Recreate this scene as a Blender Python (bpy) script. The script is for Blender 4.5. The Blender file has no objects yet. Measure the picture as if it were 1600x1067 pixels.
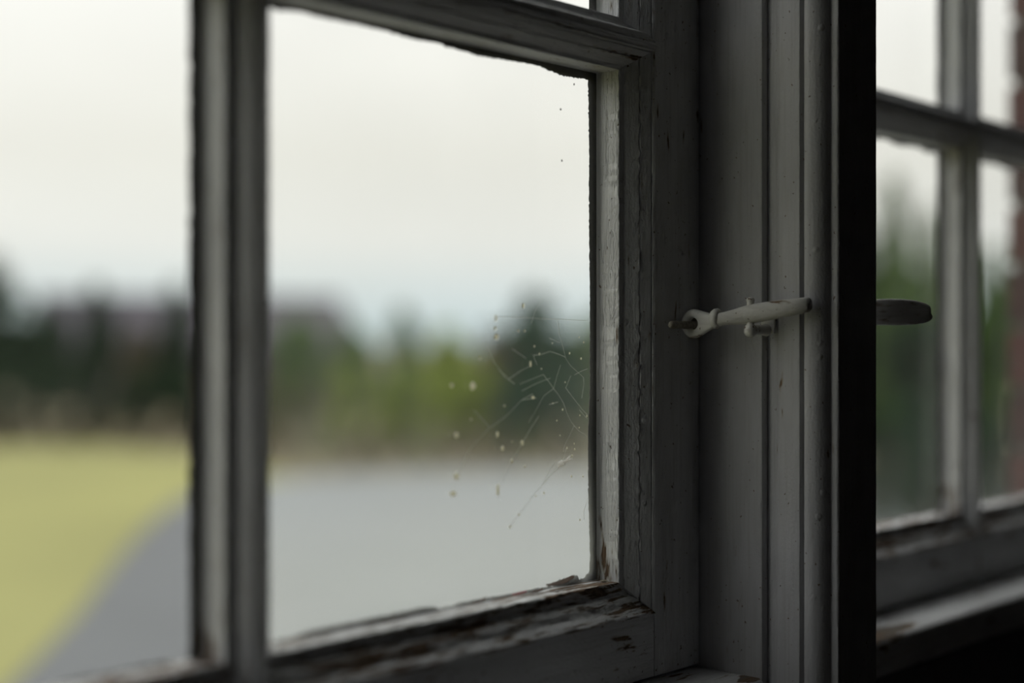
import bpy, math, random
from mathutils import Vector, noise
random.seed(7)
SC = bpy.context.scene
COL = SC.collection
# ------------------------------------------------------------------ camera, world, exposure
ZC = 1.35                                   # eye height above the room floor
cam_d = bpy.data.cameras.new('camera'); cam = bpy.data.objects.new('camera', cam_d); COL.objects.link(cam)
CA = math.atan2(0.671, 0.742)
cam.location = (0, 0, ZC)
cam.rotation_euler = (math.radians(90), 0, CA - math.radians(90))
cam_d.lens = 50; cam_d.sensor_width = 36; cam_d.clip_start = 0.02; cam_d.clip_end = 900
cam_d.dof.use_dof = True; cam_d.dof.focus_distance = 0.935; cam_d.dof.aperture_fstop = 1.7
SC.camera = cam
SC.view_settings.view_transform = 'Standard'; SC.view_settings.look = 'None'
SC.view_settings.exposure = 0.0; SC.view_settings.gamma = 1.0; SC.view_settings.use_curve_mapping = False
SC.cycles.use_denoising = True
SC.cycles.max_bounces = 10; SC.cycles.diffuse_bounces = 6; SC.cycles.transparent_max_bounces = 24
SC.cycles.sample_clamp_indirect = 4.0

w = bpy.data.worlds.new('overcast_sky'); SC.world = w; w.use_nodes = True
nt = w.node_tree; nt.nodes.clear(); N = nt.nodes.new; L = nt.links.new
tc = N('ShaderNodeTexCoord'); sep = N('ShaderNodeSeparateXYZ'); L(tc.outputs['Generated'], sep.inputs[0])
ramp = N('ShaderNodeValToRGB'); L(sep.outputs['Z'], ramp.inputs[0])
e = ramp.color_ramp.elements
e[0].position = 0.0; e[0].color = (.30, .36, .37, 1)                 # stored at half strength, the background doubles it
e[1].position = 1.0; e[1].color = (1.3, 1.3, 1.28, 1)
for p, c in ((.03, (.37, .41, .41, 1)), (.07, (.46, .462, .436, 1)), (.13, (.475, .47, .432, 1)), (.22, (.56, .555, .525, 1)), (.35, (.72, .72, .70, 1)), (.6, (.98, .98, .96, 1))):
    x = e.new(p); x.color = c
mp = N('ShaderNodeMapping'); mp.inputs['Scale'].default_value = (1, 1, 3); L(tc.outputs['Generated'], mp.inputs[0])
nz = N('ShaderNodeTexNoise'); nz.inputs['Scale'].default_value = 2.2; nz.inputs['Detail'].default_value = 3; L(mp.outputs[0], nz.inputs[0])
mr = N('ShaderNodeMapRange'); mr.inputs['From Min'].default_value = .3; mr.inputs['From Max'].default_value = .7
mr.inputs['To Min'].default_value = .93; mr.inputs['To Max'].default_value = 1.05; L(nz.outputs[0], mr.inputs[0])
mu = N('ShaderNodeMixRGB'); mu.blend_type = 'MULTIPLY'; mu.inputs[0].default_value = 1
L(ramp.outputs[0], mu.inputs[1]); L(mr.outputs[0], mu.inputs[2])
bg = N('ShaderNodeBackground'); L(mu.outputs[0], bg.inputs[0]); bg.inputs[1].default_value = 2.0
wo = N('ShaderNodeOutputWorld'); L(bg.outputs[0], wo.inputs[0])

# ------------------------------------------------------------------ helpers
def ratio(u):
    t = (u - 800) / 2222.0
    return (.742 + .671 * t) / (.671 - .742 * t)
def on_y(u, v, y):                          # point of the plane y that lies in direction (u, v)
    x = ratio(u) * y; Z = .742 * x + .671 * y
    return Vector((x, y, ZC - (v - 533.5) / 2222 * Z))
def at_depth(u, v, Z):
    X = (u - 800) / 2222 * Z
    return Vector((.742 * Z + .671 * X, .671 * Z - .742 * X, ZC - (v - 533.5) / 2222 * Z))
GH = 2.4                                    # eye height above the outdoor ground
def on_ground(u, v):
    Z = GH * 2222 / (v - 533.5); p = at_depth(u, v, Z); p.z = ZC - GH; return p

def me(name, verts, faces, mat=None, parent=None, smooth=False, bevel=0):
    m = bpy.data.meshes.new(name); m.from_pydata([tuple(v) for v in verts], [], faces); m.update()
    import bmesh
    b = bmesh.new(); b.from_mesh(m); bmesh.ops.recalc_face_normals(b, faces=b.faces)
    if bevel:
        bmesh.ops.remove_doubles(b, verts=b.verts, dist=1e-6)
        bmesh.ops.bevel(b, geom=list(b.edges), offset=bevel, segments=2, profile=.7, affect='EDGES')
    b.to_mesh(m); b.free()
    if smooth:
        for p in m.polygons: p.use_smooth = True
    if mat: m.materials.append(mat)
    o = bpy.data.objects.new(name, m); COL.objects.link(o)
    if parent: o.parent = parent; o.matrix_parent_inverse = parent.matrix_basis.inverted()
    return o
def empty(name, loc, label=None, cat=None, group=None, kind=None):
    o = bpy.data.objects.new(name, None); COL.objects.link(o); o.location = loc; o.empty_display_size = .05
    return tag(o, label, cat, group, kind)
def tag(o, label=None, cat=None, group=None, kind=None):
    if label: o['label'] = label
    if cat: o['category'] = cat
    if group: o['group'] = group
    if kind: o['kind'] = kind
    return o
def autosmooth(o, deg=40):
    for p in o.data.polygons: p.use_smooth = True
    o.data.set_sharp_from_angle(angle=math.radians(deg))
def boxgeo(x0, x1, y0, y1, z0, z1):
    v = [(x, y, z) for x in (x0, x1) for y in (y0, y1) for z in (z0, z1)]
    f = [(0, 1, 3, 2), (4, 6, 7, 5), (0, 4, 5, 1), (2, 3, 7, 6), (0, 2, 6, 4), (1, 5, 7, 3)]
    return v, f
def box(name, b, mat, parent=None, bevel=0):
    v, f = boxgeo(*b); return me(name, v, f, mat, parent, bevel=bevel)
class MB:
    def __init__(s): s.v = []; s.f = []
    def add(s, v, f):
        k = len(s.v); s.v += [tuple(p) for p in v]; s.f += [tuple(i + k for i in q) for q in f]; return s
    def box(s, *b): return s.add(*boxgeo(*b))
    def build(s, name, mat, parent=None, smooth=False, bevel=0): return me(name, s.v, s.f, mat, parent, smooth, bevel)
    def nf(s): return len(s.f)
def rings(rs, cap=True, closed=False):
    n = len(rs[0]); v = [p for r in rs for p in r]; f = []
    m = len(rs)
    for i in range(m if closed else m - 1):
        j = (i + 1) % m
        for k in range(n):
            l = (k + 1) % n; f.append((i * n + k, i * n + l, j * n + l, j * n + k))
    if cap and not closed: f.append(tuple(range(n))[::-1]); f.append(tuple((m - 1) * n + k for k in range(n)))
    return v, f
def tubegeo(pts, rad, n=8):
    rs = []; pts = [Vector(p) for p in pts]
    for i, p in enumerate(pts):
        d = (pts[min(i + 1, len(pts) - 1)] - pts[max(i - 1, 0)]).normalized()
        a = d.cross(Vector((0, 0, 1)));
        if a.length < .1: a = d.cross(Vector((1, 0, 0)))
        a.normalize(); b = d.cross(a); r = rad[i] if isinstance(rad, (list, tuple)) else rad
        rr = r if isinstance(r, tuple) else (r, r)
        rs.append([p + a * math.cos(2 * math.pi * k / n) * rr[0] + b * math.sin(2 * math.pi * k / n) * rr[1] for k in range(n)])
    return rings(rs)

# ------------------------------------------------------------------ materials
def newmat(name):
    m = bpy.data.materials.new(name); m.use_nodes = True; t = m.node_tree; t.nodes.clear()
    out = t.nodes.new('ShaderNodeOutputMaterial'); return m, t, out
def simple(name, c, rough=.8, var=.15, scale=20, bump=0, metallic=0, spec=.5):
    m, t, out = newmat(name); b = t.nodes.new('ShaderNodeBsdfPrincipled'); t.links.new(b.outputs[0], out.inputs[0])
    b.inputs['Roughness'].default_value = rough; b.inputs['Metallic'].default_value = metallic
    b.inputs['Specular IOR Level'].default_value = spec
    tc = t.nodes.new('ShaderNodeTexCoord'); n = t.nodes.new('ShaderNodeTexNoise'); n.inputs['Scale'].default_value = scale
    n.inputs['Detail'].default_value = 5; t.links.new(tc.outputs['Object'], n.inputs[0])
    r = t.nodes.new('ShaderNodeValToRGB'); t.links.new(n.outputs[0], r.inputs[0])
    r.color_ramp.elements[0].position = .3; r.color_ramp.elements[1].position = .7
    r.color_ramp.elements[0].color = tuple(k * (1 - var) for k in c) + (1,)
    r.color_ramp.elements[1].color = tuple(min(1, k * (1 + var)) for k in c) + (1,)
    t.links.new(r.outputs[0], b.inputs['Base Color'])
    if bump:
        bp = t.nodes.new('ShaderNodeBump'); bp.inputs['Distance'].default_value = bump
        t.links.new(n.outputs[0], bp.inputs['Height']); t.links.new(bp.outputs[0], b.inputs['Normal'])
    return m
def paint(name, axis='z', wear=0.0, crack=.5, base=(.87, .88, .895), lowwear=False, chips=(190, .22), patches=()):
    """old brushed gloss paint on timber; wear 0..1 = share flaked off to brown wood"""
    m, t, out = newmat(name); N = t.nodes.new; K = t.links.new
    b = N('ShaderNodeBsdfPrincipled'); K(b.outputs[0], out.inputs[0])
    tc = N('ShaderNodeTexCoord')
    def nz(scale, stretch, det=3, off=0):
        mp = N('ShaderNodeMapping'); s = [scale] * 3; s['xyz'.index(axis)] = scale * stretch
        mp.inputs['Scale'].default_value = s; mp.inputs['Location'].default_value = (off, off, off)
        K(tc.outputs['Object'], mp.inputs[0])
        n = N('ShaderNodeTexNoise'); n.inputs['Scale'].default_value = 1; n.inputs['Detail'].default_value = det
        K(mp.outputs[0], n.inputs[0]); return n.outputs[0]
    def mth(op, a, c, cl=False):
        q = N('ShaderNodeMath'); q.operation = op; q.use_clamp = cl
        for i, x in enumerate((a, c)):
            if isinstance(x, (int, float)): q.inputs[i].default_value = x
            else: K(x, q.inputs[i])
        return q.outputs[0]
    def rng(x, a, c, lo=0, hi=1):
        q = N('ShaderNodeMapRange'); K(x, q.inputs[0])
        for i, k in zip((1, 2, 3, 4), (a, c, lo, hi)): q.inputs[i].default_value = k
        return q.outputs[0]
    def mix(f, a, c):
        q = N('ShaderNodeMix'); q.data_type = 'RGBA'
        if isinstance(f, (int, float)): q.inputs[0].default_value = f
        else: K(f, q.inputs[0])
        for i, x in ((6, a), (7, c)):
            if isinstance(x, tuple): q.inputs[i].default_value = x + (1,) if len(x) == 3 else x
            else: K(x, q.inputs[i])
        return q.outputs[2]
    stipple = nz(620, .7, 3); streak = nz(420, .04, 3, 3); fibre = nz(1300, .05, 3, 9)
    big = nz(70, .25, 4, 5); chip = nz(chips[0], chips[1], 5, 11); spots = nz(330, .9, 2, 21)
    # blisters
    vo = N('ShaderNodeTexVoronoi'); vo.inputs['Scale'].default_value = 95; K(tc.outputs['Object'], vo.inputs[0])
    blister = rng(vo.outputs['Distance'], .10, .24, 1, 0)
    vc = N('ShaderNodeSeparateColor'); K(vo.outputs['Color'], vc.inputs[0])
    blister = mth('MULTIPLY', blister, rng(vc.outputs[0], .72, .78))
    # flaking mask
    wv = wear
    lim = mth('ADD', chip, mth('MULTIPLY', big, .55))          # about .2 .. 1.1, mean .77
    thr = .60 + .34 * wv
    if lowwear:
        sp = N('ShaderNodeSeparateXYZ'); K(tc.outputs['Object'], sp.inputs[0])
        low = mth('MULTIPLY', rng(sp.outputs['Z'], ZC - .165, ZC - .09, .20, 0), rng(sp.outputs['Y'], .5665, .5690))
        lim = mth('SUBTRACT', lim, low)
    for (pc_, pr_, amt) in patches:
        vm = N('ShaderNodeVectorMath'); vm.operation = 'SUBTRACT'; K(tc.outputs['Object'], vm.inputs[0]); vm.inputs[1].default_value = pc_
        vd = N('ShaderNodeVectorMath'); vd.operation = 'DIVIDE'; K(vm.outputs[0], vd.inputs[0]); vd.inputs[1].default_value = pr_
        vl = N('ShaderNodeVectorMath'); vl.operation = 'LENGTH'; K(vd.outputs[0], vl.inputs[0])
        lim = mth('SUBTRACT', lim, rng(vl.outputs['Value'], .5, 1.2, amt, 0))
    bare = rng(lim, thr - .012, thr + .012, 1, 0)
    fine = rng(spots, .265, .285, 1, 0)
    wood = mix(rng(fibre, .35, .65), (.13, .082, .05), (.30, .21, .14))
    wood = mix(rng(big, .45, .6), wood, (.20, .18, .155))
    pc = mix(rng(big, .3, .7), tuple(k * .90 for k in base), tuple(min(1, k * 1.06) for k in base))
    pc = mix(rng(streak, .30, .5, .15, 0), pc, (.22, .20, .16))
    edge = rng(lim, thr + .012, thr + .07, .55, 0)
    pc = mix(edge, pc, (.30, .22, .13))
    c = mix(bare, pc, wood)
    c = mix(mth('MULTIPLY', fine, .85), c, (.16, .09, .045))
    K(c, b.inputs['Base Color'])
    K(rng(bare, 0, 1, .42, .85), b.inputs['Roughness'])
    h = mth('ADD', mth('MULTIPLY', stipple, .65), mth('MULTIPLY', streak, .35))
    h = mth('ADD', h, mth('MULTIPLY', blister, .8))
    h = mth('ADD', h, mth('MULTIPLY', mth('MULTIPLY', fibre, .5), bare))
    h = mth('SUBTRACT', h, mth('MULTIPLY', bare, .75)); h = mth('SUBTRACT', h, mth('MULTIPLY', fine, .6))
    ck = nz(330, .06, 4, 31); ck = rng(mth('ABSOLUTE', mth('SUBTRACT', ck, .5), 0), 0, .012, 1, 0)
    h = mth('SUBTRACT', h, mth('MULTIPLY', ck, .55 * crack))
    bp = N('ShaderNodeBump'); bp.inputs['Distance'].default_value = .0009 if crack > .3 else .0006; bp.inputs['Strength'].default_value = 1
    K(h, bp.inputs['Height']); K(bp.outputs[0], b.inputs['Normal'])
    return m
P_V = paint('grey_white_paint_upright', 'z', -.20, .6, lowwear=True)
P_H = paint('grey_white_paint_level', 'x', -.12, .4)
P_W = paint('flaking_paint_level', 'x', .36, .8, chips=(330, .13))
P_T = paint('grey_white_paint_trim_shaded', 'z', -.35, .08, base=(.56, .56, .575))  # same paint as the sashes, darkened to stand for weaker light on the mullion
P_M = paint('grey_white_paint_metal', 'y', .0, .1, base=(.80, .79, .75))
P_S = paint('sill_paint', 'x', -.05, .2, patches=(((.990, .518, ZC - .222), (.050, .013, .02), .5), ((.803, .513, ZC - .222), (.016, .006, .02), .5)))
PUTTY = simple('old_dark_putty', (.04, .036, .034), .9, .4, 300, .0006)
METAL = simple('worn_painted_iron', (.30, .27, .22), .5, .4, 400, .0004)
WALL = simple('room_plaster', (.19, .19, .215), .9, .05, 6)
FLOOR = simple('room_floorboards', (.16, .13, .11), .6, .25, 8)

def glassmat(name, dust=.03, low=.0):
    m, t, out = newmat(name); N = t.nodes.new; K = t.links.new
    tr = N('ShaderNodeBsdfTransparent'); tr.inputs[0].default_value = (.985, .99, .985, 1)
    gl = N('ShaderNodeBsdfGlossy'); gl.inputs['Roughness'].default_value = .02; gl.inputs[0].default_value = (1, 1, 1, 1)
    # Schlick reflectance, the same from either side of the sheet
    ge = N('ShaderNodeNewGeometry'); dt = N('ShaderNodeVectorMath'); dt.operation = 'DOT_PRODUCT'
    K(ge.outputs['Incoming'], dt.inputs[0]); K(ge.outputs['Normal'], dt.inputs[1])
    def mm(op, x, y_):
        q = N('ShaderNodeMath'); q.operation = op
        for i, k in enumerate((x, y_)):
            if isinstance(k, (int, float)): q.inputs[i].default_value = k
            else: K(k, q.inputs[i])
        return q.outputs[0]
    fres = mm('ADD', .03, mm('MULTIPLY', .97, mm('POWER', mm('SUBTRACT', 1, mm('ABSOLUTE', dt.outputs['Value'], 0)), 5)))
    m1 = N('ShaderNodeMixShader'); K(fres, m1.inputs[0]); K(tr.outputs[0], m1.inputs[1]); K(gl.outputs[0], m1.inputs[2])
    tl = N('ShaderNodeBsdfTranslucent'); tl.inputs[0].default_value = (.78, .80, .77, 1)
    df = N('ShaderNodeBsdfDiffuse'); df.inputs[0].default_value = (.45, .44, .40, 1)
    ms = N('ShaderNodeMixShader'); ms.inputs[0].default_value = .25; K(tl.outputs[0], ms.inputs[1]); K(df.outputs[0], ms.inputs[2])
    tc = N('ShaderNodeTexCoord'); n1 = N('ShaderNodeTexNoise'); n1.inputs['Scale'].default_value = 9; n1.inputs['Detail'].default_value = 6
    K(tc.outputs['Object'], n1.inputs[0])
    n2 = N('ShaderNodeTexNoise'); n2.inputs['Scale'].default_value = 420; n2.inputs['Detail'].default_value = 2; K(tc.outputs['Object'], n2.inputs[0])
    r1 = N('ShaderNodeMapRange'); K(n1.outputs[0], r1.inputs[0])
    for i, k in zip((1, 2, 3, 4), (.35, .7, dust * .6, dust * 1.6)): r1.inputs[i].default_value = k
    r2 = N('ShaderNodeMapRange'); K(n2.outputs[0], r2.inputs[0])
    for i, k in zip((1, 2, 3, 4), (.74, .80, 0, .10)): r2.inputs[i].default_value = k
    sp = N('ShaderNodeSeparateXYZ'); K(tc.outputs['Object'], sp.inputs[0])
    r3 = N('ShaderNodeMapRange'); K(sp.outputs['Z'], r3.inputs[0])
    r3.interpolation_type = 'SMOOTHSTEP'
    for i, k in zip((1, 2, 3, 4), (ZC - .14, ZC - .055, low, 0)): r3.inputs[i].default_value = k
    a = N('ShaderNodeMath'); K(r1.outputs[0], a.inputs[0]); K(r2.outputs[0], a.inputs[1])
    a2 = N('ShaderNodeMath'); K(a.outputs[0], a2.inputs[0]); K(r3.outputs[0], a2.inputs[1])
    m2 = N('ShaderNodeMixShader'); K(a2.outputs[0], m2.inputs[0]); K(m1.outputs[0], m2.inputs[1]); K(ms.outputs[0], m2.inputs[2])
    K(m2.outputs[0], out.inputs[0]); return m
GLASS = glassmat('dusty_window_glass', .03, .24)
GLASS_C = glassmat('clearer_window_glass', .012, .015)

# ------------------------------------------------------------------ room shell
Y_W = .508                                   # room face of the window wall
Y_B = .625                                   # back of the brick leaf
Y_O = .720                                   # outer face
OX0, OX1, OZ0, OZ1 = -.02, 1.705, ZC - .252, ZC + 1.03
RX0, RX1, RY0, RH = -2.3, 3.6, -3.4, 2.62
wf = MB()
for y0, y1 in ((Y_W, Y_B), (Y_B, Y_O - .006)):
    wf.box(RX0, OX0, y0, y1, -1.05, RH + .3); wf.box(OX1 + (.006 if y0 == Y_B else 0), RX1, y0, y1, -1.05, RH + .3)
    wf.box(OX0, OX1, y0, y1, -1.05, OZ0); wf.box(OX0, OX1, y0, y1, OZ1, RH + .3)
wall_front = tag(wf.build('wall_front', simple('front_plaster', (.24, .24, .26), .9, .1, 30)), kind='structure')
wall_front.data.materials.append(simple('dull_mortar', (.13, .11, .095), .95, .2, 60, .002))
for p in list(wall_front.data.polygons)[24:]: p.material_index = 1
for nm, b, mt in (('wall_back', (RX0, RX1, RY0 - .1, RY0, 0, RH), WALL), ('wall_left', (RX0 - .1, RX0, RY0, Y_W, 0, RH), WALL),
                  ('wall_right', (RX1, RX1 + .1, RY0, Y_W, 0, RH), WALL), ('ceiling', (RX0 - .1, RX1 + .1, RY0 - .1, Y_W, RH, RH + .1), WALL),
                  ('floor', (RX0 - .1, RX1 + .1, RY0 - .1, Y_W, -.1, 0), FLOOR)):
    tag(box(nm, b, mt), kind='structure')
# bricks of the outer leaf, right of the opening
BR = [simple('red_brick', (.085, .026, .021), .9, .35, 40, .002), simple('brown_brick', (.06, .024, .020), .9, .35, 40, .002)]
bv, bf = boxgeo(-.1075, .1075, -.05, .05, -.0325, .0325)
bm_s = me('brick', bv, bf, BR[0], wall_front, bevel=.003)
hv, hf = boxgeo(-.05125, .05125, -.05, .05, -.0325, .0325)
bm_h = me('brick', hv, hf, BR[1], wall_front, bevel=.003)
mesh_s, mesh_h = bm_s.data, bm_h.data
first = {0: bm_s, 1: bm_h}
for k in range(26):
    z = ZC - .62 + k * .075
    for j, full in enumerate((k % 2 == 0, True)):
        src = 0 if full else 1
        x = OX1 + (.1075 if full else .05125) if j == 0 else OX1 + (.215 if k % 2 == 0 else .1025) + .01 + .1075
        if first.get(src): o = first.pop(src)
        else:
            o = (bm_s if src == 0 else bm_h).copy(); COL.objects.link(o)
        o.location = (x, Y_O - .05 + random.uniform(-.0015, .0015), z + random.uniform(-.001, .001))

# ------------------------------------------------------------------ windows
YG, YL, YF, YBK = .5838, .5685, .556, .5895
# (q across, y) of the moulding that steps from the glass up to the face of the timber
PROF = [(0, YL), (.02, .5678), (.10, .5674), (.20, .5669), (.23, .5660), (.30, .5648), (.40, .5630), (.48, .5616), (.535, .5607), (.56, .5628),
        (.585, .5603), (.68, .5589), (.78, .5576), (.85, .5566), (.875, .5587), (.90, .5559), (.96, .5551), (1.0, .5560)]
PROF_LOW = [(0, YL), (.03, .5677), (.20, .5671), (.38, .5665), (.43, .5650), (.50, .5632), (.57, .5621), (.64, .5614), (.71, .5606), (.76, .5592), (.82, .5575), (.88, .5559), (.93, .5550), (1.0, .5553)]
PROF_BAR = [(0, YL), (.03, .5674), (.18, .5668), (.32, .5663), (.42, .5657), (.50, .5648), (.58, .5628), (.68, .5600), (.78, .5580), (.88, .5567), (1.0, .5557)]
PROF_UP = [(0, YL), (.02, .5678), (.15, .5674), (.30, .5670), (.46, .5666), (.50, .5656), (.53, .5630), (.56, .5600), (.59, .5580), (.64, .5568),
        (.70, .5562), (.78, .5558), (.86, .5557), (.92, .5556), (.96, .5556), (1.0, .5560)]
def edge_strip(mb, rect, side, w, wa, wb, seed, rough=1.0, step=.0018, PR=PROF):
    """mitred moulding on one side of a pane opening. rect=(x0,x1,z0,z1); wa/wb widths of the neighbours"""
    x0, x1, z0, z1 = rect
    vert = side in 'LR'
    a, b = (z0, z1) if vert else (x0, x1)
    prof = [(0, YBK)] + PR + [(1.0, YBK)]
    n = max(6, int((b - a) / step)); rs = []
    for i in range(n + 1):
        s = i / n; ring = []
        for k, (q, y) in enumerate(prof):
            st = a - q * wa; en = b + q * wb; p = st + (en - st) * s
            dy = dq = 0
            if 2 <= k <= len(prof) - 2:
                sharp = 3.2 if q in (.56, .535, .585, .875, .91) else 1
                dy = (noise.noise(Vector((p * 240, q * 7, seed))) * .00036 + noise.noise(Vector((p * 520, q * 7, seed))) * .0002) * sharp * rough + noise.noise(Vector((p * 45, q * 9, seed + 5))) * .00025 * rough
                dq = noise.noise(Vector((p * 160, q * 5, seed + 9))) * .016 * (sharp > 1) + noise.noise(Vector((p * 30, 0, seed + 9))) * .02 * (sharp > 1)
            elif k == 1: dq = noise.noise(Vector((p * 200, 0, seed + 2))) * .012 * rough
            o = (q + dq) * w
            if side == 'R': ring.append((x1 + o, y + dy, p))
            elif side == 'L': ring.append((x0 - o, y + dy, p))
            elif side == 'T': ring.append((p, y + dy, z1 + o))
            else: ring.append((p, y + dy, z0 - o))
        rs.append(ring)
    mb.add(*rings(rs))
def putty_strip(mb, rect, side, fn, n=70):
    x0, x1, z0, z1 = rect; a, b = (z0, z1) if side in 'LR' else (x0, x1); rs = []
    for i in range(n + 1):
        p = a + (b - a) * i / n; d = fn(p, i / n)
        pts = [(-d, YG + .0024), (-d * .97, YG + .0028), (.0006, YG + .0024 + max(.0012, min(.0031, d * .55))), (.0006, YG + .0024)]
        ring = []
        for o, y in pts:
            ring.append({'R': (x1 + o, y, p), 'L': (x0 - o, y, p), 'T': (p, y, z1 + o), 'B': (p, y, z0 - o)}[side])
        rs.append(ring)
    mb.add(*rings(rs))
WS, WR, WV, WH = .0235, .0217, .0120, .0150     # moulding widths: stile, rail, upright bar, level bar
ROWS = [(-.1564, .1762), (.2107, .5433), (.5778, .9104)]
def lerp_list(lst, p):
    for (a, x), (b, y) in zip(lst, lst[1:]):
        if a <= p <= b: return x + (y - x) * (p - a) / (b - a)
    return lst[0][1] if p < lst[0][0] else lst[-1][1]
# measured ragged putty along the top of the pane in focus: (x, drop)
def drop_at(u, v):
    p = on_y(u, v, YG + .0024); return (p.x, ZC + .1762 - p.z)
TOPD = [drop_at(*q) for q in ((430, 16), (470, 19), (500, 27), (560, 39), (600, 48), (640, 60), (690, 69), (696, 73), (727, 81), (747, 87.5), (780, 92.5), (792, 94.5), (815, 98), (840, 102.5), (857, 110), (880, 119), (902, 122), (922, 125))]
BOTD = [(0, .0006), (.02, .0009), (.10, .001), (.14, .0030), (.30, .0034), (.44, .0037), (.475, .0028), (.485, .0010), (.52, .0012), (.55, .0022), (.72, .0016), (.80, .0018), (.845, .0012), (.86, .0042), (.885, .0046), (.915, .0054), (.93, .0052), (.937, .0022), (.955, .0026), (.965, .0042), (1, .0068)]
RTD = [(-.1564, .0066), (-.150, .0040), (-.14, .0036), (-.10, .0046), (-.06, .0048), (-.03, .0037), (.03, .0036), (.06, .0040), (.10, .0042), (.12, .0040), (.165, .0046), (.1762, .0050)]

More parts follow.
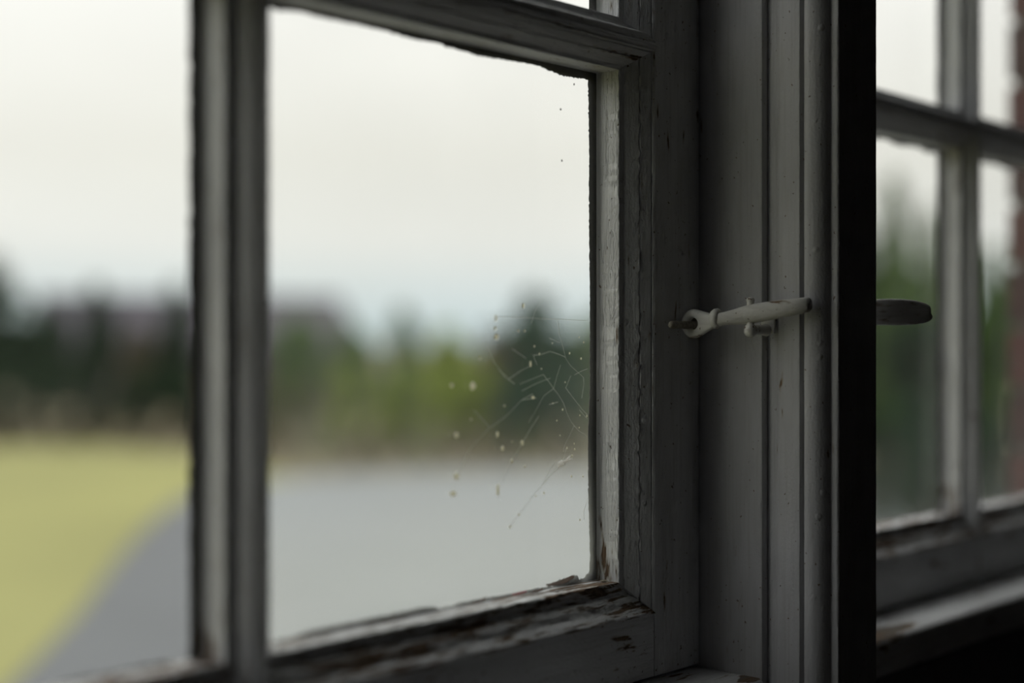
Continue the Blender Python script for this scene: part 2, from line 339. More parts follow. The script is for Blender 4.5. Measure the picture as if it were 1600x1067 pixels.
def build_window(name, xs, sx0, sx1, main):
    root = empty(name, (sx0, YF, ZC - .2193), kind='structure')
    z_lo, z_hi = ZC - .2193, ZC + .985
    rect = lambda c, r: (xs[c][0], xs[c][1], ZC + ROWS[r][0], ZC + ROWS[r][1])
    zin0, zin1 = ZC + ROWS[0][0] - WR, ZC + ROWS[2][1] + WR
    sd = 10 if main else 60
    # stiles
    for side, c, (xa, xb) in (('L', 0, (sx0, xs[0][0] - WS)), ('R', 1, (xs[1][1] + WS, sx1))):
        mb = MB(); mb.box(xa, xb, YF, YBK, z_lo, z_hi)
        for r in range(3):
            edge_strip(mb, rect(c, r), side, WS, WR if r == 0 else WH, WR if r == 2 else WH, sd + r + (5 if side == 'R' else 0))
            if r < 2:   # little block between two openings behind the level bar
                zc0, zc1 = ZC + ROWS[r][1] + WH, ZC + ROWS[r + 1][0] - WH
                xx = (xs[0][0] - WS, xs[0][0]) if side == 'L' else (xs[1][1], xs[1][1] + WS)
                mb.box(xx[0], xx[1], YF - .0005, YBK, zc0 - .0002, zc1 + .0002)
        o = mb.build('stile', P_V, root); autosmooth(o, 35)
    # rails
    for k, (r, za, zb) in enumerate(((0, z_lo, zin0), (2, zin1, z_hi))):
        mb = MB(); mb.box(xs[0][0] - WS + .0004, xs[1][1] + WS - .0004, YF + .0004, YBK, za, zb); nface = 6
        for c in range(2):
            edge_strip(mb, rect(c, r), 'B' if k == 0 else 'T', WR, WS if c == 0 else WV, WV if c == 0 else WS, sd + 20 + c + k * 4, 2.2 if k == 0 else 1, PR=PROF_LOW if k == 0 else PROF)
        mb.box(xs[0][1] + WV, xs[1][0] - WV, YF, YBK, za, zb + (WR if k == 0 else 0)) if k == 0 else None
        o = mb.build('rail', P_W if k == 0 else P_H, root); autosmooth(o, 35)
        if k == 0:
            o.data.materials.append(P_H)
            for p in list(o.data.polygons)[:nface]: p.material_index = 1
        if k == 0: o['label'] = 'bottom rail with paint flaked to brown wood'
    # upright bar
    mb = MB(); xa, xb = xs[0][1] + WV, xs[1][0] - WV
    nn = 8; rs = []
    for z in (zin0, zin1):
        rs.append([(xa, YBK, z)] + [(xa + (xb - xa) * i / nn, YF - .0022 * math.sin(math.pi * i / nn), z) for i in range(nn + 1)] + [(xb, YBK, z)])
    mb.add(*rings(rs))
    for r in range(3):
        edge_strip(mb, rect(0, r), 'R', WV, WR if r == 0 else WH, WR if r == 2 else WH, sd + 31 + r, PR=PROF_BAR)
        edge_strip(mb, rect(1, r), 'L', WV, WR if r == 0 else WH, WR if r == 2 else WH, sd + 35 + r, PR=PROF_BAR)
    o = mb.build('glazing_bar', P_V, root); autosmooth(o, 35)
    # level bars, one piece between each pair of panes
    for r in range(2):
        for c in range(2):
            mb = MB(); za, zb = ZC + ROWS[r][1] + WH, ZC + ROWS[r + 1][0] - WH
            xa, xb = xs[c][0] - (WS if c == 0 else WV), xs[c][1] + (WV if c == 0 else WS)
            rs = [[(x, YBK, za)] + [(x, YF - .0022 * math.sin(math.pi * i / nn), za + (zb - za) * i / nn) for i in range(nn + 1)] + [(x, YBK, zb)] for x in (xa, xb)]
            mb.add(*rings(rs))
            edge_strip(mb, rect(c, r), 'T', WH, WS if c == 0 else WV, WV if c == 0 else WS, sd + 41 + r * 2 + c)
            edge_strip(mb, rect(c, r + 1), 'B', WH, WS if c == 0 else WV, WV if c == 0 else WS, sd + 47 + r * 2 + c, PR=PROF_UP)
            o = mb.build('glazing_bar', P_H, root); autosmooth(o, 35)
    # panes and their putty
    for r in range(3):
        for c in range(2):
            x0, x1, z0, z1 = rect(c, r)
            pane = box('pane', (x0 - .0004, x1 + .0004, YG, YG + .0022, z0 - .0004, z1 + .0004), GLASS if (main and c == 1) else GLASS_C, root)
            s0 = sd + 80 + r * 10 + c * 5; mb = MB()
            def rag(base, amp, k):
                return lambda p, s: max(.0004, base + amp * noise.noise(Vector((p * 35, k, s0))) + amp * .5 * noise.noise(Vector((p * 170, k, s0))) + amp * .3 * noise.noise(Vector((p * 500, k, s0))))
            j = lambda p: .0007 * noise.noise(Vector((p * 700, 3, s0))) + .0005 * noise.noise(Vector((p * 260, 8, s0)))
            if main and r == 0 and c == 1:
                putty_strip(mb, (x0, x1, z0, z1), 'T', lambda p, s: lerp_list(TOPD, p) + 1.3 * j(p), 260)
                putty_strip(mb, (x0, x1, z0, z1), 'R', lambda p, s: 1.8 * lerp_list(RTD, p - ZC) + 1.3 * j(p), 260)
                putty_strip(mb, (x0, x1, z0, z1), 'B', lambda p, s: max(.0002, lerp_list(BOTD, s) + 1.6 * j(p)), 300)
                putty_strip(mb, (x0, x1, z0, z1), 'L', rag(.0022, .0015, 4), 120)
            else:
                putty_strip(mb, (x0, x1, z0, z1), 'T', rag(.003, .003, 1), 120)
                putty_strip(mb, (x0, x1, z0, z1), 'R', rag(.0074, .0022, 2), 120)
                putty_strip(mb, (x0, x1, z0, z1), 'B', rag(.0010, .0016, 3), 120)
                putty_strip(mb, (x0, x1, z0, z1), 'L', rag(.0030, .0016, 4), 120)
            pt = mb.build('putty', PUTTY, pane)
            pt['label'] = 'ragged dark putty line'
    return root
XL = [(.1349, .4189), (.4470, .7309)]
XR = [(.9531, 1.2371), (1.2652, 1.5491)]
win1 = build_window('window_1', XL, .0612, .8047, True)
win2 = build_window('window_2', XR, .8793, 1.6228, False)

# sills and outer frame
SZ = ZC - .2220
def sill(x0, x1, parent):
    mb = MB(); rs = []; n = 60
    for i in range(n + 1):
        x = x0 + (x1 - x0) * i / n
        jz = .0004 * noise.noise(Vector((x * 60, 1, 1))); jy = .0006 * noise.noise(Vector((x * 50, 4, 2)))
        rs.append([(x, .5895, SZ - .028), (x, .5895, SZ), (x, .57, SZ + jz), (x, .53, SZ + jz), (x, .5085 + jy, SZ + jz), (x, .5058 + jy, SZ - .002), (x, .5050 + jy, SZ - .006), (x, .5065, SZ - .028)])
    mb.add(*rings(rs))
    o = mb.build('window_sill', P_S, parent); autosmooth(o, 50); return o
sill(.0450, .8052, win1); sill(.8790, 1.6400, win2)
for root, x0, x1 in ((win1, .0612, .8047), (win2, .8793, 1.6228)):
    mb = MB()
    mb.box(x0 - .0005, x1 + .0005, .5898, .625, SZ - .028, SZ + .018)             # bottom stop
    mb.box(x0 - .0005, x1 + .0005, .5898, .625, ZC + .972, ZC + 1.03)             # head stop
    mb.box(x0 - .0005, x1 + .0005, .52, .5898, ZC + .9866, ZC + 1.03)             # head
    mb.build('window_frame', P_H, root, bevel=.0008)

# ------------------------------------------------------------------ mullion between the two windows (and the end jambs)
MCX = .8420
def extrude_z(pts, z0, z1, seed, amp=.00016, step=.006, fixed=()):
    n = int((z1 - z0) / step); rs = []
    for i in range(n + 1):
        z = z0 + (z1 - z0) * i / n
        rs.append([(x + noise.noise(Vector((z * 50, k * .7, seed))) * amp, y + noise.noise(Vector((z * 50, k * .7, seed + 4))) * amp, z) for k, (x, y) in enumerate(pts)])
    return rings(rs)
def mirror(pts, cx): return [(2 * cx - x, y) for x, y in pts][::-1]
def arc(cx, cy, rx, ry, a0, a1, n=7):
    return [(cx + rx * math.cos(math.radians(a0 + (a1 - a0) * i / n)), cy + ry * math.sin(math.radians(a0 + (a1 - a0) * i / n))) for i in range(n + 1)]
mull = empty('trim_1', (MCX, .53, SZ), kind='structure')
zT = ZC + 1.03
post = [(.8057, .6250), (.8057, .5085), (.8062, .5069), (.8075, .5064)]
post = [(.8057 - .007, .6250), (.8057 - .007, .5906), (.8057, .5905)] + post[1:]
o = MB().add(*extrude_z(post + mirror(post, MCX), SZ - .028, zT, 1)).build('post', P_T, mull); autosmooth(o, 45)
# stop bead: coved nose then flat cheek
bead = [(.8120, .5062)] + [(.8120, .5045), (.8118, .5020), (.8108, .4990), (.8092, .4968), (.8071, .4950), (.8060, .4938), (.8057, .4925)] + [(.8057, .4800), (.8060, .4785), (.8072, .4781), (.8120, .4780)]
o = MB().add(*extrude_z(bead + mirror(bead, MCX), SZ - .20, zT, 2)).build('stop_bead', P_T, mull); autosmooth(o, 45)
archi = [(.8125, .4778), (.8125, .4757), (.8075, .4757), (.8064, .4752), (.8061, .4740)] + \
        [(.8061, .4725), (.8064, .4705), (.8071, .4685), (.8083, .4664), (.8099, .4646), (.8118, .4631), (.8138, .4620), (.8160, .4614)] + \
        [(.8161, .4606), (.8161, .4578), (.8166, .4566), (.8178, .4560)]
fr_ = [(.8400, .4557)]
o = MB().add(*extrude_z(archi + fr_ + mirror(archi, MCX), SZ - .30, zT, 3)).build('architrave', P_T, mull); autosmooth(o, 45)
# end jambs, each the mirror image of the mullion's cheek
for nm, cx in (('trim_2', .0600 - .0362), ('trim_3', 1.6240 + .0362)):
    tr_ = empty(nm, (cx, .53, SZ), kind='structure'); d = cx - MCX
    for pn, pts, zb in (('post', post, SZ - .028), ('stop_bead', bead, SZ - .2), ('architrave', archi + fr_, SZ - .3)):
        full = [(x + d, y) for x, y in (pts + mirror(archi if pn == 'architrave' else pts, MCX))]
        o = MB().add(*extrude_z(full, zb, zT, 4)).build(pn, P_T, tr_); autosmooth(o, 45)

# ------------------------------------------------------------------ casement fasteners
def hull_r(th, R, d, r2):
    lo, hi = 0, .05
    def inside(s, z):     # convex hull of circle R at 0 and circle r2 at d (along +s)
        k = min(1, max(0, s / d)); best = False
        for q in range(21):
            k = q / 20; rr = R + (r2 - R) * k
            if (s - d * k) ** 2 + z * z <= rr * rr: return True
        return best
    for _ in range(22):
        mid = (lo + hi) / 2
        if inside(mid * math.cos(th), mid * math.sin(th)): lo = mid
        else: hi = mid
    return lo
def fastener(label, sgn, pos, paddle, tipshift):
    """pos(x offset from the jamb face) -> world x ; sgn -1 = on the mullion's left cheek, +1 = on its right cheek"""
    xj = .8057 if sgn < 0 else .8783
    X = lambda d: xj + sgn * d                           # d = distance from the cheek
    root = empty('window_fastener', (xj, .505, ZC + .016), label, 'window fastener')
    # eye plate (teardrop with a hole), upright, parallel to the cheek
    R = .0097; n = 44; th = [2 * math.pi * i / n for i in range(n)]
    yc, zc, ec = .5422, ZC + .0118, X(.0262)
    outr = [hull_r(t, R, .0175, .0036) for t in th]
    def ring(rf, dx):
        rr = []
        for t, ro in zip(th, outr):
            r = rf(ro); rr.append((ec + dx + sgn * .0, yc - r * math.cos(t), zc + r * math.sin(t) + .12 * max(0, r * math.cos(t) - .004)))
        return rr
    hole = .0040
    hr = lambda ro: hole
    rs = [ring(lambda ro: hole, -.0016), ring(lambda ro: hole + .0006, -.0024), ring(lambda ro: ro - .0022, -.0026), ring(lambda ro: ro - .0008, -.0019),
          ring(lambda ro: ro, -.0006), ring(lambda ro: ro, .0006), ring(lambda ro: ro - .0008, .0019), ring(lambda ro: ro - .0022, .0026), ring(lambda ro: hole + .0006, .0024), ring(lambda ro: hole, .0016)]
    v, f = rings(rs, cap=False, closed=True)
    o = me('eye_plate', v, f, P_M, root); autosmooth(o, 60)
    # lever
    LV = [(.0258, .5290, .0137, .0034, .0040), (.0250, .5245, .0143, .0042, .0044), (.0240, .5210, .0148, .0040, .0043), (.0216, .5150, .0158, .0042, .0049), (.0190, .5085, .0171, .0045, .0058),
          (.0168, .5010, .0183, .0046, .0063), (.0142, .4930, .0196, .0045, .0062), (.0118, .4850, .0209, .0043, .0059), (.0090, .4770, .0221, .0040, .0055), (.0062, .4715, .0231, .0037, .0051), (.0046, .4690, .0235, .0032, .0046), (.0042, .4678, .0236, .0022, .0034)]
    if paddle:
        LV = LV[:7] + [(.0140, .4850, .0200, .0038, .0072), (.0135, .4760, .0200, .0032, .0084), (.0132, .4670, .0201, .0028, .0088), (.0132, .4590, .0201, .0026, .0090), (.0134, .4500, .0199, .0025, .0088),
                       (.0137, .4420, .0197, .0024, .0082), (.0139, .4360, .0194, .0022, .0070), (.0140, .4325, .0193, .0018, .0058), (.0140, .4305, .0194, .0013, .0044), (.0140, .4298, .0195, .0006, .0026)]
    rs = []; m = 20
    for d, y, z, rx, rz in LV:
        rr = []
        for k in range(m):
            a = 2 * math.pi * k / m; c, s = math.cos(a), math.sin(a)
            p = 2.6
            ex = math.copysign(abs(c) ** (2 / p), c) * rx; ez = math.copysign(abs(s) ** (2 / p), s) * rz
            if paddle and y < .49 and s < -.25: ex += sgn * .0 - (-.0035) * (abs(s) - .25) * 1.2   # lower lip turned under, away from the room's left
            rr.append((X(d) + ex, y, ZC + z + ez))
        rs.append(rr)
    v, f = rings(rs); o = me('lever', v, f, P_M, root); autosmooth(o, 60)
    # collar
    rs = []
    for s_, r in ((-.0032, .0044), (-.0026, .0058), (-.0012, .0066), (.0008, .0067), (.0022, .0058), (.0030, .0043)):
        rs.append([(X(.0250) + r * .85 * math.cos(2 * math.pi * k / 24), .5255 - s_, ZC + .0150 + s_ * .1 + r * math.sin(2 * math.pi * k / 24)) for k in range(24)])
    v, f = rings(rs); o = me('collar', v, f, P_M, root); autosmooth(o, 60)
    # bracket on the cheek and its pivot bolt
    mb = MB(); mb.box(*sorted((X(0), X(.0022))), .4960, .5060, ZC + .0050, ZC + .0235)
    o = me('bracket_plate', mb.v, mb.f, P_M, root, bevel=.0008)
    v, f = tubegeo([(X(.0018), .5020, ZC + .0075), (X(.006), .5025, ZC + .0075), (X(.0125), .5030, ZC + .0075), (X(.0185), .5032, ZC + .0075)], [.0042, .0034, .0030, .0030], 14)
    o = me('bracket_arm', v, f, P_M, root); autosmooth(o, 60)
    v, f = tubegeo([(X(.0178), .5040, ZC + z) for z in (-.0002 + .0030, .0038, .0052, .0075, .0098, .0110, .0255, .0268, .0282, .0288)], [.0012, .0030, .0040, .0042, .0038, .0024, .0024, .0028, .0022, .0010], 14)
    o = me('pivot_bolt', v, f, P_M, root); autosmooth(o, 60)
    # pin on the sash that the eye hooks over
    pr = empty('catch_pin', (X(.010), .5560, ZC + .0109), None, 'catch pin')
    pts = [(X(d), y, ZC + .0109) for d, y in ((.0492, .5455), (.0488, .5455), (.0478, .5455), (.046, .5455), (.036, .5455), (.026, .5455), (.0125, .5455), (.0090, .5465), (.0078, .5490), (.0078, .5558))]
    v, f = tubegeo(pts, [.0009, .0017, .0023, .0026, .0026, .0026, .0026, .0026, .0026, .0026], 14)
    o = me('pin', v, f, METAL, pr); autosmooth(o, 60)
    mb = MB(); mb.box(*sorted((X(.0030), X(.0125))), .5542, .5561, ZC + .002, ZC + .020)
    o = me('base_plate', mb.v, mb.f, METAL, pr, bevel=.0005)
    return root, pr
f1, p1 = fastener('painted lever fastener with ringed eye hooked on the left window', -1, None, False, 0)
p1['label'] = 'small worn pin poking through the eye of the left fastener'
f2, p2 = fastener('dark rounded lever tip sticking out past the mullion before the right window', 1, None, True, 0)
p2['label'] = 'pin of the right fastener, hidden behind the mullion'
for o_ in (p1, p2): pass

# ------------------------------------------------------------------ cobweb, flecks and flakes on the pane
SILK, t_, out_ = newmat('spider_silk')
d_ = t_.nodes.new('ShaderNodeBsdfDiffuse'); d_.inputs[0].default_value = (.8, .82, .76, 1)
l_ = t_.nodes.new('ShaderNodeBsdfTranslucent'); l_.inputs[0].default_value = (.8, .82, .76, 1)
tr2 = t_.nodes.new('ShaderNodeBsdfTransparent')
x_ = t_.nodes.new('ShaderNodeMixShader'); t_.links.new(d_.outputs[0], x_.inputs[1]); t_.links.new(l_.outputs[0], x_.inputs[2])
x2_ = t_.nodes.new('ShaderNodeMixShader'); x2_.inputs[0].default_value = .85
t_.links.new(tr2.outputs[0], x2_.inputs[1]); t_.links.new(x_.outputs[0], x2_.inputs[2]); t_.links.new(x2_.outputs[0], out_.inputs[0])
FLUFF, t_, out_ = newmat('pale_fluff')
d_ = t_.nodes.new('ShaderNodeBsdfDiffuse'); d_.inputs[0].default_value = (.95, .93, .82, 1)
l_ = t_.nodes.new('ShaderNodeBsdfTranslucent'); l_.inputs[0].default_value = (.97, .95, .82, 1)
x_ = t_.nodes.new('ShaderNodeMixShader'); x_.inputs[0].default_value = .65; t_.links.new(d_.outputs[0], x_.inputs[1]); t_.links.new(l_.outputs[0], x_.inputs[2]); t_.links.new(x_.outputs[0], out_.inputs[0])
WEB_LINES = [
    [(775, 495), (820, 496), (871, 499), (918, 501)], [(871, 499), (874, 524), (878, 536), (884, 560), (892, 572), (908, 586), (912, 590)],
    [(858, 528), (875, 535)], [(833, 555), (845, 554), (859, 549), (872, 553), (884, 558)], [(833, 555), (839, 570)],
    [(814, 579), (830, 571)], [(794, 593), (814, 579)], [(812, 600), (832, 592), (849, 585)], [(815, 611), (832, 602), (848, 595), (860, 591)],
    [(849, 585), (858, 597), (865, 607), (872, 616)], [(865, 607), (858, 612), (850, 618)], [(876, 570), (870, 588), (865, 607)],
    [(780, 578), (792, 590), (804, 600)], [(766, 668), (790, 651), (815, 625), (833, 615)], [(815, 625), (838, 622)],
    [(858, 632), (872, 628)], [(880, 629), (886, 646), (893, 660)], [(897, 665), (890, 680), (882, 696), (880, 706)],
    [(884, 716), (879, 726), (862, 740), (848, 757), (833, 774), (820, 792), (810, 805), (796, 824)], [(877, 727), (882, 712), (885, 700)],
    [(816, 692), (808, 706), (800, 718), (792, 735), (784, 752)], [(816, 692), (830, 668), (842, 650)], [(912, 590), (912, 602), (909, 622)],
    [(897, 586), (908, 580), (918, 576)], [(892, 587), (888, 596), (884, 606)], [(776, 757), (777, 767), (782, 780)], [(740, 640), (765, 668), (735, 700), (716, 740)],
    [(905, 640), (918, 655)], [(760, 540), (772, 566), (790, 590)], [(918, 780), (912, 800), (913, 812)], [(893, 660), (903, 672), (918, 682)], [(800, 545), (822, 560)],
    [(845, 470), (836, 486), (830, 505)], [(884, 606), (896, 622), (910, 640), (918, 648)], [(872, 616), (880, 629)], [(850, 618), (838, 640), (826, 660)], [(848, 757), (858, 735), (868, 720)],
]
mb = MB()
for li, ln in enumerate(WEB_LINES):
    pts = []
    for i, (u, v) in enumerate(ln): pts.append(on_y(u, v, YG - .0012 - .0010 * math.sin(li * 2.1 + i)))
    mb.add(*tubegeo(pts, .00011 if li % 3 else .00014, 4))
web = mb.build('cobweb', SILK); tag(web, 'fine cobweb strands across the right side of the large pane', 'cobweb')
def blob(name, u, v, sx, sz, mat, label, cat, group=None, y=YG - .0010, sd=0, ang=0, sy=None):
    c = on_y(u, v, y); px = .00042
    hx, hz = sx * px / 2, sz * px / 2; hy = sy or min(hx, hz) * .7
    n, m = 12, 7; vs = []; fs = []
    ca, sa = math.cos(ang), math.sin(ang)
    for i in range(m):
        ph = math.pi * (i + .5) / m
        for k in range(n):
            t = 2 * math.pi * k / n; q = 1 + .35 * noise.noise(Vector((math.cos(t) * 1.5 * math.sin(ph), math.cos(ph) * 1.5, sd + math.sin(t))))
            a, b_, c_ = hx * math.sin(ph) * math.cos(t) * q, hy * math.sin(ph) * math.sin(t) * q, hz * math.cos(ph) * q
            vs.append((a * ca - c_ * sa, b_, a * sa + c_ * ca))
    for i in range(m - 1):
        for k in range(n): fs.append((i * n + k, i * n + (k + 1) % n, (i + 1) * n + (k + 1) % n, (i + 1) * n + k))
    fs.append(tuple(range(n))); fs.append(tuple((m - 1) * n + k for k in range(n)))
    o = me(name, vs, fs, mat, smooth=True); o.location = c; tag(o, label, cat, group); return o
# large flecks, each told apart by where it hangs
for k, (u, v, sx, sz, lab) in enumerate([
        (776, 527, 8, 9, 'round pale fleck hanging lowest of three under the rounded tree'), (774, 513, 5, 6, 'small pale fleck between two others under the rounded tree'),
        (775, 497, 5, 10, 'faint long fleck topmost of three left of the horizontal web strand'), (739, 603, 11, 12, 'large pinkish blurred fleck on the middle of the pane'),
        (706, 602, 7, 6, 'small pale fleck left of the large pinkish one'), (713, 743, 9, 10, 'round pale fleck where the hedge meets the grey yard'),
        (708, 771, 12, 8, 'wide pale fleck lowest on the left of the web'), (713, 680, 8, 8, 'faint brownish fleck above two pale ones'),
        (816, 692, 6, 9, 'yellowish fleck at the upper end of a slanting strand'), (800, 720, 5, 6, 'yellowish fleck at the lower end of a slanting strand'),
        (785, 701, 6, 9, 'pale fleck left of the slanting strand'), (777, 679, 5, 9, 'faint upright fleck above the slanting strand'),
        (778, 765, 6, 18, 'long yellowish fleck hanging alone below the strand'), (829, 569, 4, 10, 'narrow upright fleck inside the web'),
        (833, 621, 8, 5, 'flat fleck in the middle of the web'), (818, 478, 5, 9, 'curled pale fleck on the rounded tree top'),
        (811, 804, 4, 4, 'tiny fleck on the long lower strand'), (797, 823, 5, 4, 'tiny fleck at the end of the long lower strand')]):
    o = blob('dust_fleck', u, v, sx * (.82 if sx < 12 else 1), sz * .9, FLUFF, lab, 'dust fleck', 'flecks caught on the large pane', sd=k * 3.1)
TINY = [(905, 527), (912, 535), (908, 560), (883, 597), (879, 640), (906, 649), (897, 693), (898, 702), (911, 744), (893, 744), (863, 536), (820, 517), (810, 517), (864, 630), (894, 712), (846, 576), (835, 541), (843, 553),
        (905, 668), (886, 700), (875, 680), (917, 650), (850, 770), (837, 775), (906, 812), (870, 657), (876, 171), (878, 251), (897, 132), (820, 728), (800, 690), (788, 634), (750, 560), (736, 655), (890, 552)]
for k, (u, v) in enumerate(TINY):
    dark = v < 300
    s = 2.6 if dark else 1.8 + (k * 7 % 5) * .25
    blob('dust_speck', u, v, s, s * 1.3, PUTTY if dark else FLUFF,
         'tiny dark speck on the pane before the white sky' if dark else 'pin-head pale speck on the pane around the web', 'dust speck',
         'dark specks before the sky' if dark else 'pale specks around the web', sd=k)
# the white insect husk
hc = on_y(880, 723, YG - .0014)
husk = empty('insect_husk', hc, 'white insect husk hanging in the web beside the stile', 'insect husk')
SNOW = FLUFF.copy(); SNOW.name = 'white_husk'
for nd in SNOW.node_tree.nodes:
    if nd.type in ('BSDF_DIFFUSE', 'BSDF_TRANSLUCENT'): nd.inputs[0].default_value = (1, .99, .97, 1)
WHITE = simple('chalky_white', (.85, .83, .80), .8, .05, 300)
b1 = blob('body', 877, 724, 13, 8.5, SNOW, None, None, y=YG - .0014, ang=.3)
b1.parent = husk; b1.location = b1.location - hc
mb = MB()
for a, b_ in (((880, 722), (889, 716)), ((880, 724), (888, 718)), ((886, 719), (891, 711)), ((888, 718), (894, 717)), ((874, 726), (872, 730)), ((880, 724), (882, 728))):
    pa, pb = on_y(*a, YG - .0014), on_y(*b_, YG - .0020); mb.add(*tubegeo([pa, (pa + pb) / 2, pb], [.0008, .0005, .0002], 6))
me('leg', [tuple(Vector(v) - hc) for v in mb.v], mb.f, SNOW).parent = husk
# flakes lying on the ledge
RED = simple('dull_red_flake', (.35, .10, .10), .7, .2, 200); BRN = simple('brown_flake', (.10, .06, .04), .8, .3, 300); CRM = simple('cream_paint_flake', (.6, .54, .42), .6, .1, 300)
def flake(u, v, y, lx, lz, ang, mat, label, curl=.3, sd=0):
    c = on_y(u, v, y); n = 10; top = []; bot = []
    for i in range(n + 1):
        s = i / n - .5; wz = lz * (.35 + .65 * math.sin(math.pi * min(1, max(0, (i + .8) / (n + 1.6))))) * (1 + .35 * noise.noise(Vector((i * .9, sd, 0))))
        x = s * lx; z = curl * lx * (s * s * 2)
        top.append((x, 0, z, wz))
    vs = []; fs = []
    for x, _, z, wz in top:
        vs += [(x, -wz / 2, z + .0001), (x, wz / 2, z + wz * .3), (x, wz / 2, z + wz * .3 + .0004), (x, -wz / 2, z + .0005)]
    for i in range(n):
        for k in range(4): fs.append((i * 4 + k, i * 4 + (k + 1) % 4, i * 4 + 4 + (k + 1) % 4, i * 4 + 4 + k))
    fs += [(0, 1, 2, 3), tuple(n * 4 + k for k in range(4))]
    ca, sa = math.cos(ang), math.sin(ang)
    vs = [(x * ca - z * sa, y_, x * sa + z * ca) for x, y_, z in vs]
    o = me('paint_flake', vs, fs, mat); o.location = c; tag(o, label, 'paint flake', 'flakes on the bottom ledge'); return o
flake(876, 912, .580, .026, .0042, .10, BRN, 'long dark curled flake at the right end of the ledge', .12, 1)
flake(812, 928, .5815, .013, .0022, .05, RED, 'dull red flake lying on the ledge', .05, 2)
flake(948, 909, .5765, .012, .003, -.12, CRM, 'cream flake lifting in the corner of the ledge and stile', .05, 3)
flake(750, 940, .5815, .010, .002, .1, BRN, 'small brown flake midway along the ledge', .2, 4)
flake(838, 925, .580, .012, .0024, .05, BRN, 'thin brown flake right of the red one', .1, 5)

# ------------------------------------------------------------------ outdoors
GZ = ZC - GH
DIRT = simple('dry_brown_verge', (.12, .10, .05), .95, .35, .6)
GRASS = simple('yellow_green_lawn', (.205, .20, .058), .95, .12, .25)
ASPH = simple('pale_grey_asphalt', (.062, .067, .073), .7, .1, .8); PALE = simple('pale_gravel', (.165, .178, .183), .9, .08, .6)
def flat(name, pts, z, mat):
    c = sum((Vector((p[0], p[1], 0)) for p in pts), Vector()) / len(pts); n = len(pts)
    vs = [(p[0], p[1], z) for p in pts] + [(p[0], p[1], z - .25) for p in pts]
    fs = [tuple(range(n)), tuple(range(2 * n - 1, n - 1, -1))] + [(i, (i + 1) % n, n + (i + 1) % n, n + i) for i in range(n)]
    return tag(me(name, vs, fs, mat), kind='structure')
flat('ground', [(-250, .72), (400, .72), (500, 600), (-400, 600)], GZ, DIRT)
G = on_ground
far_l = [G(u, v) for u, v in ((-900, 700), (-300, 698), (0, 700), (150, 700), (300, 712), (400, 735), (470, 747))]
edge = [G(u, v) for u, v in ((330, 765), (270, 790), (225, 830), (190, 870), (160, 910), (125, 960), (70, 1020), (15, 1075), (-300, 1400))]
flat('lawn', far_l + edge + [Vector((-3, 1.2, 0)), Vector((-60, 1.2, 0))], GZ + .03, GRASS)
far_r = [G(u, v) for u, v in ((330, 765), (400, 752), (470, 748), (600, 742), (760, 738), (920, 737), (1200, 742), (1500, 752), (1900, 780))]
flat('driveway', [G(-300, 1400)] + edge[::-1][1:-1] + [G(330, 765), G(372, 757), G(372, 1000), G(372, 1400)], GZ + .02, ASPH)
flat('gravel_yard', [G(372, 1400), G(372, 1000), G(372, 757)] + far_r[1:] + [Vector((60, 1.2, 0)), Vector((0, 1.2, 0))], GZ + .022, PALE)

def leafmat(name, c):
    m, t, out = newmat(name); N = t.nodes.new; K = t.links.new
    tc = N('ShaderNodeTexCoord'); n = N('ShaderNodeTexNoise'); n.inputs['Scale'].default_value = 1.3; K(tc.outputs['Object'], n.inputs[0])
    r = N('ShaderNodeValToRGB'); K(n.outputs[0], r.inputs[0]); r.color_ramp.elements[0].position = .35; r.color_ramp.elements[1].position = .65
    r.color_ramp.elements[0].color = tuple(k * .75 for k in c) + (1,); r.color_ramp.elements[1].color = tuple(k * 1.25 for k in c) + (1,)
    d = N('ShaderNodeBsdfDiffuse'); l = N('ShaderNodeBsdfTranslucent'); K(r.outputs[0], d.inputs[0]); K(r.outputs[0], l.inputs[0])
    x = N('ShaderNodeMixShader'); x.inputs[0].default_value = .25; K(d.outputs[0], x.inputs[1]); K(l.outputs[0], x.inputs[2]); K(x.outputs[0], out.inputs[0]); return m
LM = {'dark': leafmat('dark_green_leaves', (.020, .042, .018)), 'deep': leafmat('blue_green_leaves', (.032, .075, .040)), 'mid': leafmat('mid_green_leaves', (.068, .13, .022)),
      'lime': leafmat('yellow_green_leaves', (.21, .27, .03)), 'brown': leafmat('brown_leaves', (.080, .062, .030)), 'olive': leafmat('olive_leaves', (.10, .115, .04)), 'soft': leafmat('soft_green_leaves', (.11, .17, .05)),
      'taupe': leafmat('taupe_leaves', (.125, .11, .07))}
BARK = simple('bark', (.09, .07, .05), .95, .3, 8)
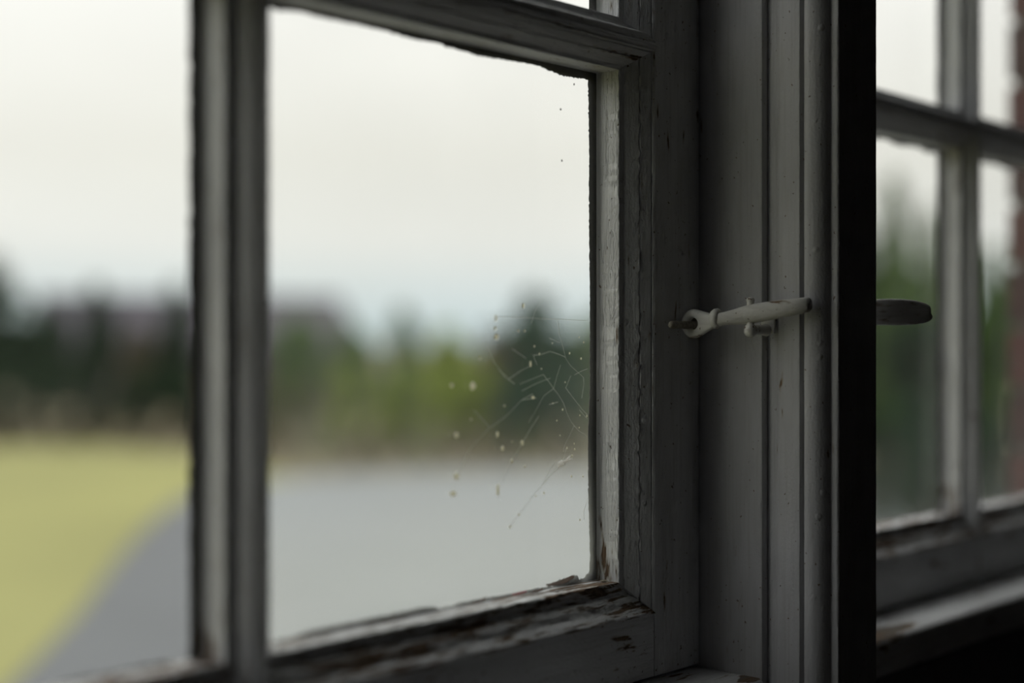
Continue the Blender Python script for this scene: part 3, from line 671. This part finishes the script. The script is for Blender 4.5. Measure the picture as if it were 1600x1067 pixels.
def tree(u, vtop, Z, wpx, kind, name, label, cat, group, crown_low=.12, shape='round', n=1300):
    rnd = random.Random(int(u * 13 + vtop * 7 + Z))
    top = at_depth(u, vtop, Z); base = Vector((top.x, top.y, GZ)); H = top.z - GZ; Rr = wpx / 2 / 2222 * Z
    root = empty(name, base, label, cat, group)
    z0 = H * crown_low; cz = (z0 + H) / 2; hz = (H - z0) / 2
    lumps = []
    for i in range(9):
        a = rnd.uniform(0, 6.28); q = rnd.uniform(.2, .6); zz = rnd.uniform(-.6, .55)
        k = 1 - .35 * abs(zz)
        if shape == 'cone': k = max(.12, .55 - .5 * zz)
        lumps.append((Rr * q * k * math.cos(a), Rr * q * k * math.sin(a), cz + hz * zz, Rr * .55 * (k if shape == 'cone' else 1), hz * .42))
    lumps.append((0, 0, cz, Rr * .6, hz * .8)); lumps.append((0, 0, H - hz * .38, Rr * (.35 if shape != 'cone' else .18), hz * .38))
    vs = []; fs = []; s0 = .045 * (H + Rr) ** .5 + .012 * H
    for i in range(n):
        lx, ly, lz, rx, rz = lumps[rnd.randrange(len(lumps))]
        d = Vector((rnd.gauss(0, 1), rnd.gauss(0, 1), rnd.gauss(0, 1))).normalized() * rnd.uniform(.75, 1.0)
        c = Vector((lx + d.x * rx, ly + d.y * rx, max(.1, lz + d.z * rz)))
        a = Vector((rnd.gauss(0, 1), rnd.gauss(0, 1), rnd.gauss(0, 1))).normalized(); b = a.cross(Vector((rnd.gauss(0, 1), rnd.gauss(0, 1), rnd.gauss(0, 1)))).normalized()
        s = s0 * rnd.uniform(.7, 1.4); k = len(vs)
        vs += [c + a * s, c + b * s * .6, c - a * s, c - b * s * .6]; fs.append((k, k + 1, k + 2, k + 3))
    o = me('crown', vs, fs, LM[kind]); o.parent = root
    tp = [(0, 0, -.1), (0, 0, H * .35), (0, 0, H * .75)]
    v, f = tubegeo(tp, [.035 * H * .6, .026 * H * .6, .01 * H], 8); me('trunk', v, f, BARK).parent = root
    return root
T = 'trees beyond the lawn'
ORD = ['first', 'second', 'third', 'fourth', 'fifth', 'sixth', 'seventh', 'eighth', 'ninth', 'tenth', 'eleventh', 'twelfth', 'thirteenth', 'fourteenth', 'fifteenth', 'sixteenth', 'seventeenth', 'eighteenth', 'nineteenth', 'twentieth']
tree(-10, 398, 38, 170, 'dark', 'broad_tree', 'tall dark tree at the far left edge beyond the lawn', 'tree', T)
tree(78, 470, 41.5, 100, 'dark', 'broad_tree', 'lower dark tree right of the tall far left one', 'tree', T)
tree(150, 440, 38.5, 66, 'dark', 'slim_tree', 'slim tree rising before the dark roof, left of the bar', 'tree', T)
tree(214, 505, 41, 60, 'taupe', 'round_bush', 'brownish bush in front of the roof', 'bush', T)
tree(276, 437, 38.5, 58, 'dark', 'slim_tree', 'slim tree just left of the window bar', 'tree', T)
tree(352, 470, 41, 100, 'dark', 'broad_tree', 'dark tree mostly behind the window bar', 'tree', T)
tree(466, 492, 38, 110, 'mid', 'broad_tree', 'green tree just right of the window bar', 'tree', T)
tree(545, 498, 36, 90, 'mid', 'broad_tree', 'low green tree in the left half of the large pane', 'tree', T)
tree(628, 478, 33.5, 70, 'mid', 'slim_tree', 'small tree with a pointed top in the middle of the large pane', 'tree', T)
tree(695, 508, 35.5, 100, 'lime', 'broad_tree', 'bright yellow-green tree left of the rounded tree', 'tree', T)
tree(765, 508, 32.5, 64, 'taupe', 'broad_tree', 'taupe grey shrub left of the rounded dark tree', 'shrub', T)
tree(828, 455, 35, 120, 'deep', 'round_tree', 'rounded dark tree behind the cobweb', 'tree', T)
tree(890, 515, 32, 70, 'deep', 'round_tree', 'dark tree beside the stile behind the cobweb', 'tree', T)
tree(935, 480, 35, 90, 'soft', 'broad_tree', 'pale green tree touching the stile', 'tree', T)
tree(1330, 330, 24, 110, 'dark', 'broad_tree', 'large tree behind the mullion', 'tree', T)
tree(1398, 272, 20, 100, 'soft', 'pointed_tree', 'tall pointed tree beside the mullion in the right window', 'tree', T, shape='cone', n=1800)
tree(1455, 322, 22.5, 100, 'soft', 'pointed_tree', 'pale pointed tree left of the right window bar', 'tree', T, shape='cone', n=1800)
tree(1440, 480, 18, 120, 'dark', 'broad_tree', 'dark shrub under the pointed trees', 'shrub', T)
tree(1552, 385, 20, 90, 'mid', 'broad_tree', 'tree beside the brick reveal', 'tree', T)
tree(1020, 455, 33, 130, 'mid', 'broad_tree', 'green tree in the hedge line behind the stile', 'tree', T)
tree(1130, 430, 31, 130, 'deep', 'broad_tree', 'dark green tree in the hedge line behind the left edge of the mullion', 'tree', T)
tree(1235, 390, 29, 130, 'mid', 'broad_tree', 'tall green tree in the hedge line behind the fastener', 'tree', T)
for k, u in enumerate((975, 1050, 1125, 1200, 1275)):
    tree(u, 560 + k * 5, 26.5 - k * 1.6, 84, 'dark' if k % 2 else 'mid', 'hedge_shrub', ORD[k] + ' shrub from the stile rightwards, in the hedge behind stile and mullion', 'shrub', 'hedge shrubs', .02, n=420)
LIST = []
for i in range(19):
    u = -14 + i * 51
    if u < 310: LIST.append((u, 555 + (i * 37 % 30), 34.5 + (i % 2) * .9, 'dark'))
    elif u < 500: LIST.append((u, 570 + (i * 37 % 25), 33.0 + (i % 2) * .9, 'olive'))
    elif u < 790: LIST.append((u, 555 + (i * 37 % 25), 29.4 + (i % 2) * .9, 'lime'))
    else: LIST.append((u, 555 + (i * 37 % 25), 28.6 + (i % 2) * .9, 'deep'))
CN = {'dark': 'dark shrub in the hedge beyond the lawn', 'olive': 'olive shrub beside the upright window bar', 'lime': 'yellow-green shrub in the hedge of the large pane', 'deep': 'blue-green shrub in the hedge behind the cobweb'}
cnt = {}
for u, vt, Z, kind in LIST:
    n_ = cnt.get(kind, 0); cnt[kind] = n_ + 1
    tree(u, vt, Z, 62, kind, 'hedge_shrub', ORD[n_] + ' from the left, ' + CN[kind], 'shrub', 'hedge shrubs', .02, n=420)
cb = {}
for i in range(17):
    u = -8 + i * 56
    side = 'l' if u < 330 else 'r'
    kind, Z, vt = ('brown', 31.6, 650 + (i * 31 % 14)) if side == 'l' else ('brown' if i % 3 else 'olive', 26.6, 655 + (i * 31 % 20))
    n_ = cb.get(side, 0); cb[side] = n_ + 1
    tree(u, vt, Z + .9 * (i % 2), 50, kind, 'low_bush', ORD[n_] + ' from the left, low bush at the hedge foot ' + ('beyond the lawn' if side == 'l' else 'beyond the grey drive'), 'bush', 'low bushes along the hedge foot', .0, n=240)
for i in range(5):
    tree(1366 + i * 52, 620 + (i * 31 % 25), 15.5 + .7 * (i % 2), 50, 'deep' if i % 2 else 'dark', 'low_bush', ORD[i] + ' from the mullion, dark low bush in the right window', 'bush', 'low bushes through the right window', .0, n=300)
# barn with a slate roof
ROOF = simple('purple_grey_slate', (.050, .044, .056), .9, .12, 3); BW = simple('barn_stone', (.07, .06, .06), .9, .2, 2)
A, B = at_depth(70, 463, 56), at_depth(520, 486, 60)
d = (B - A); d.z = 0; Ln = d.length; d.normalize(); nrm = Vector((d.y, -d.x, 0))
barn = empty('barn', Vector(((A.x + B.x) / 2, (A.y + B.y) / 2, GZ)), 'long low building with a dark slate roof beyond the trees', 'building')
hr_ = A.z - GZ; he = hr_ - 2.0; Wd = 3.2
Pn = lambda s, w_, z: Vector((A.x, A.y, 0)) + d * s + nrm * w_ + Vector((0, 0, GZ + z))
vs = [Pn(s, w_, z) for s in (0, Ln) for w_, z in ((-Wd, 0), (Wd, 0), (Wd, he), (0, hr_ - .08), (-Wd, he))]
me('wall', vs, [(0, 1, 2, 3, 4), (9, 8, 7, 6, 5)] + [(i, (i + 1) % 5, 5 + (i + 1) % 5, 5 + i) for i in range(5)], BW, barn)
for sg in (1, -1):
    e0, r0 = (Wd + .3) * sg, 0
    vs = [Pn(s, w_, z) for s in (-.3, Ln + .3) for w_, z in ((e0, he - .18), (r0, hr_), (r0, hr_ + .12), (e0, he - .06))]
    me('roof', vs, [(0, 1, 2, 3), (7, 6, 5, 4)] + [(i, (i + 1) % 4, 4 + (i + 1) % 4, 4 + i) for i in range(4)], ROOF, barn)
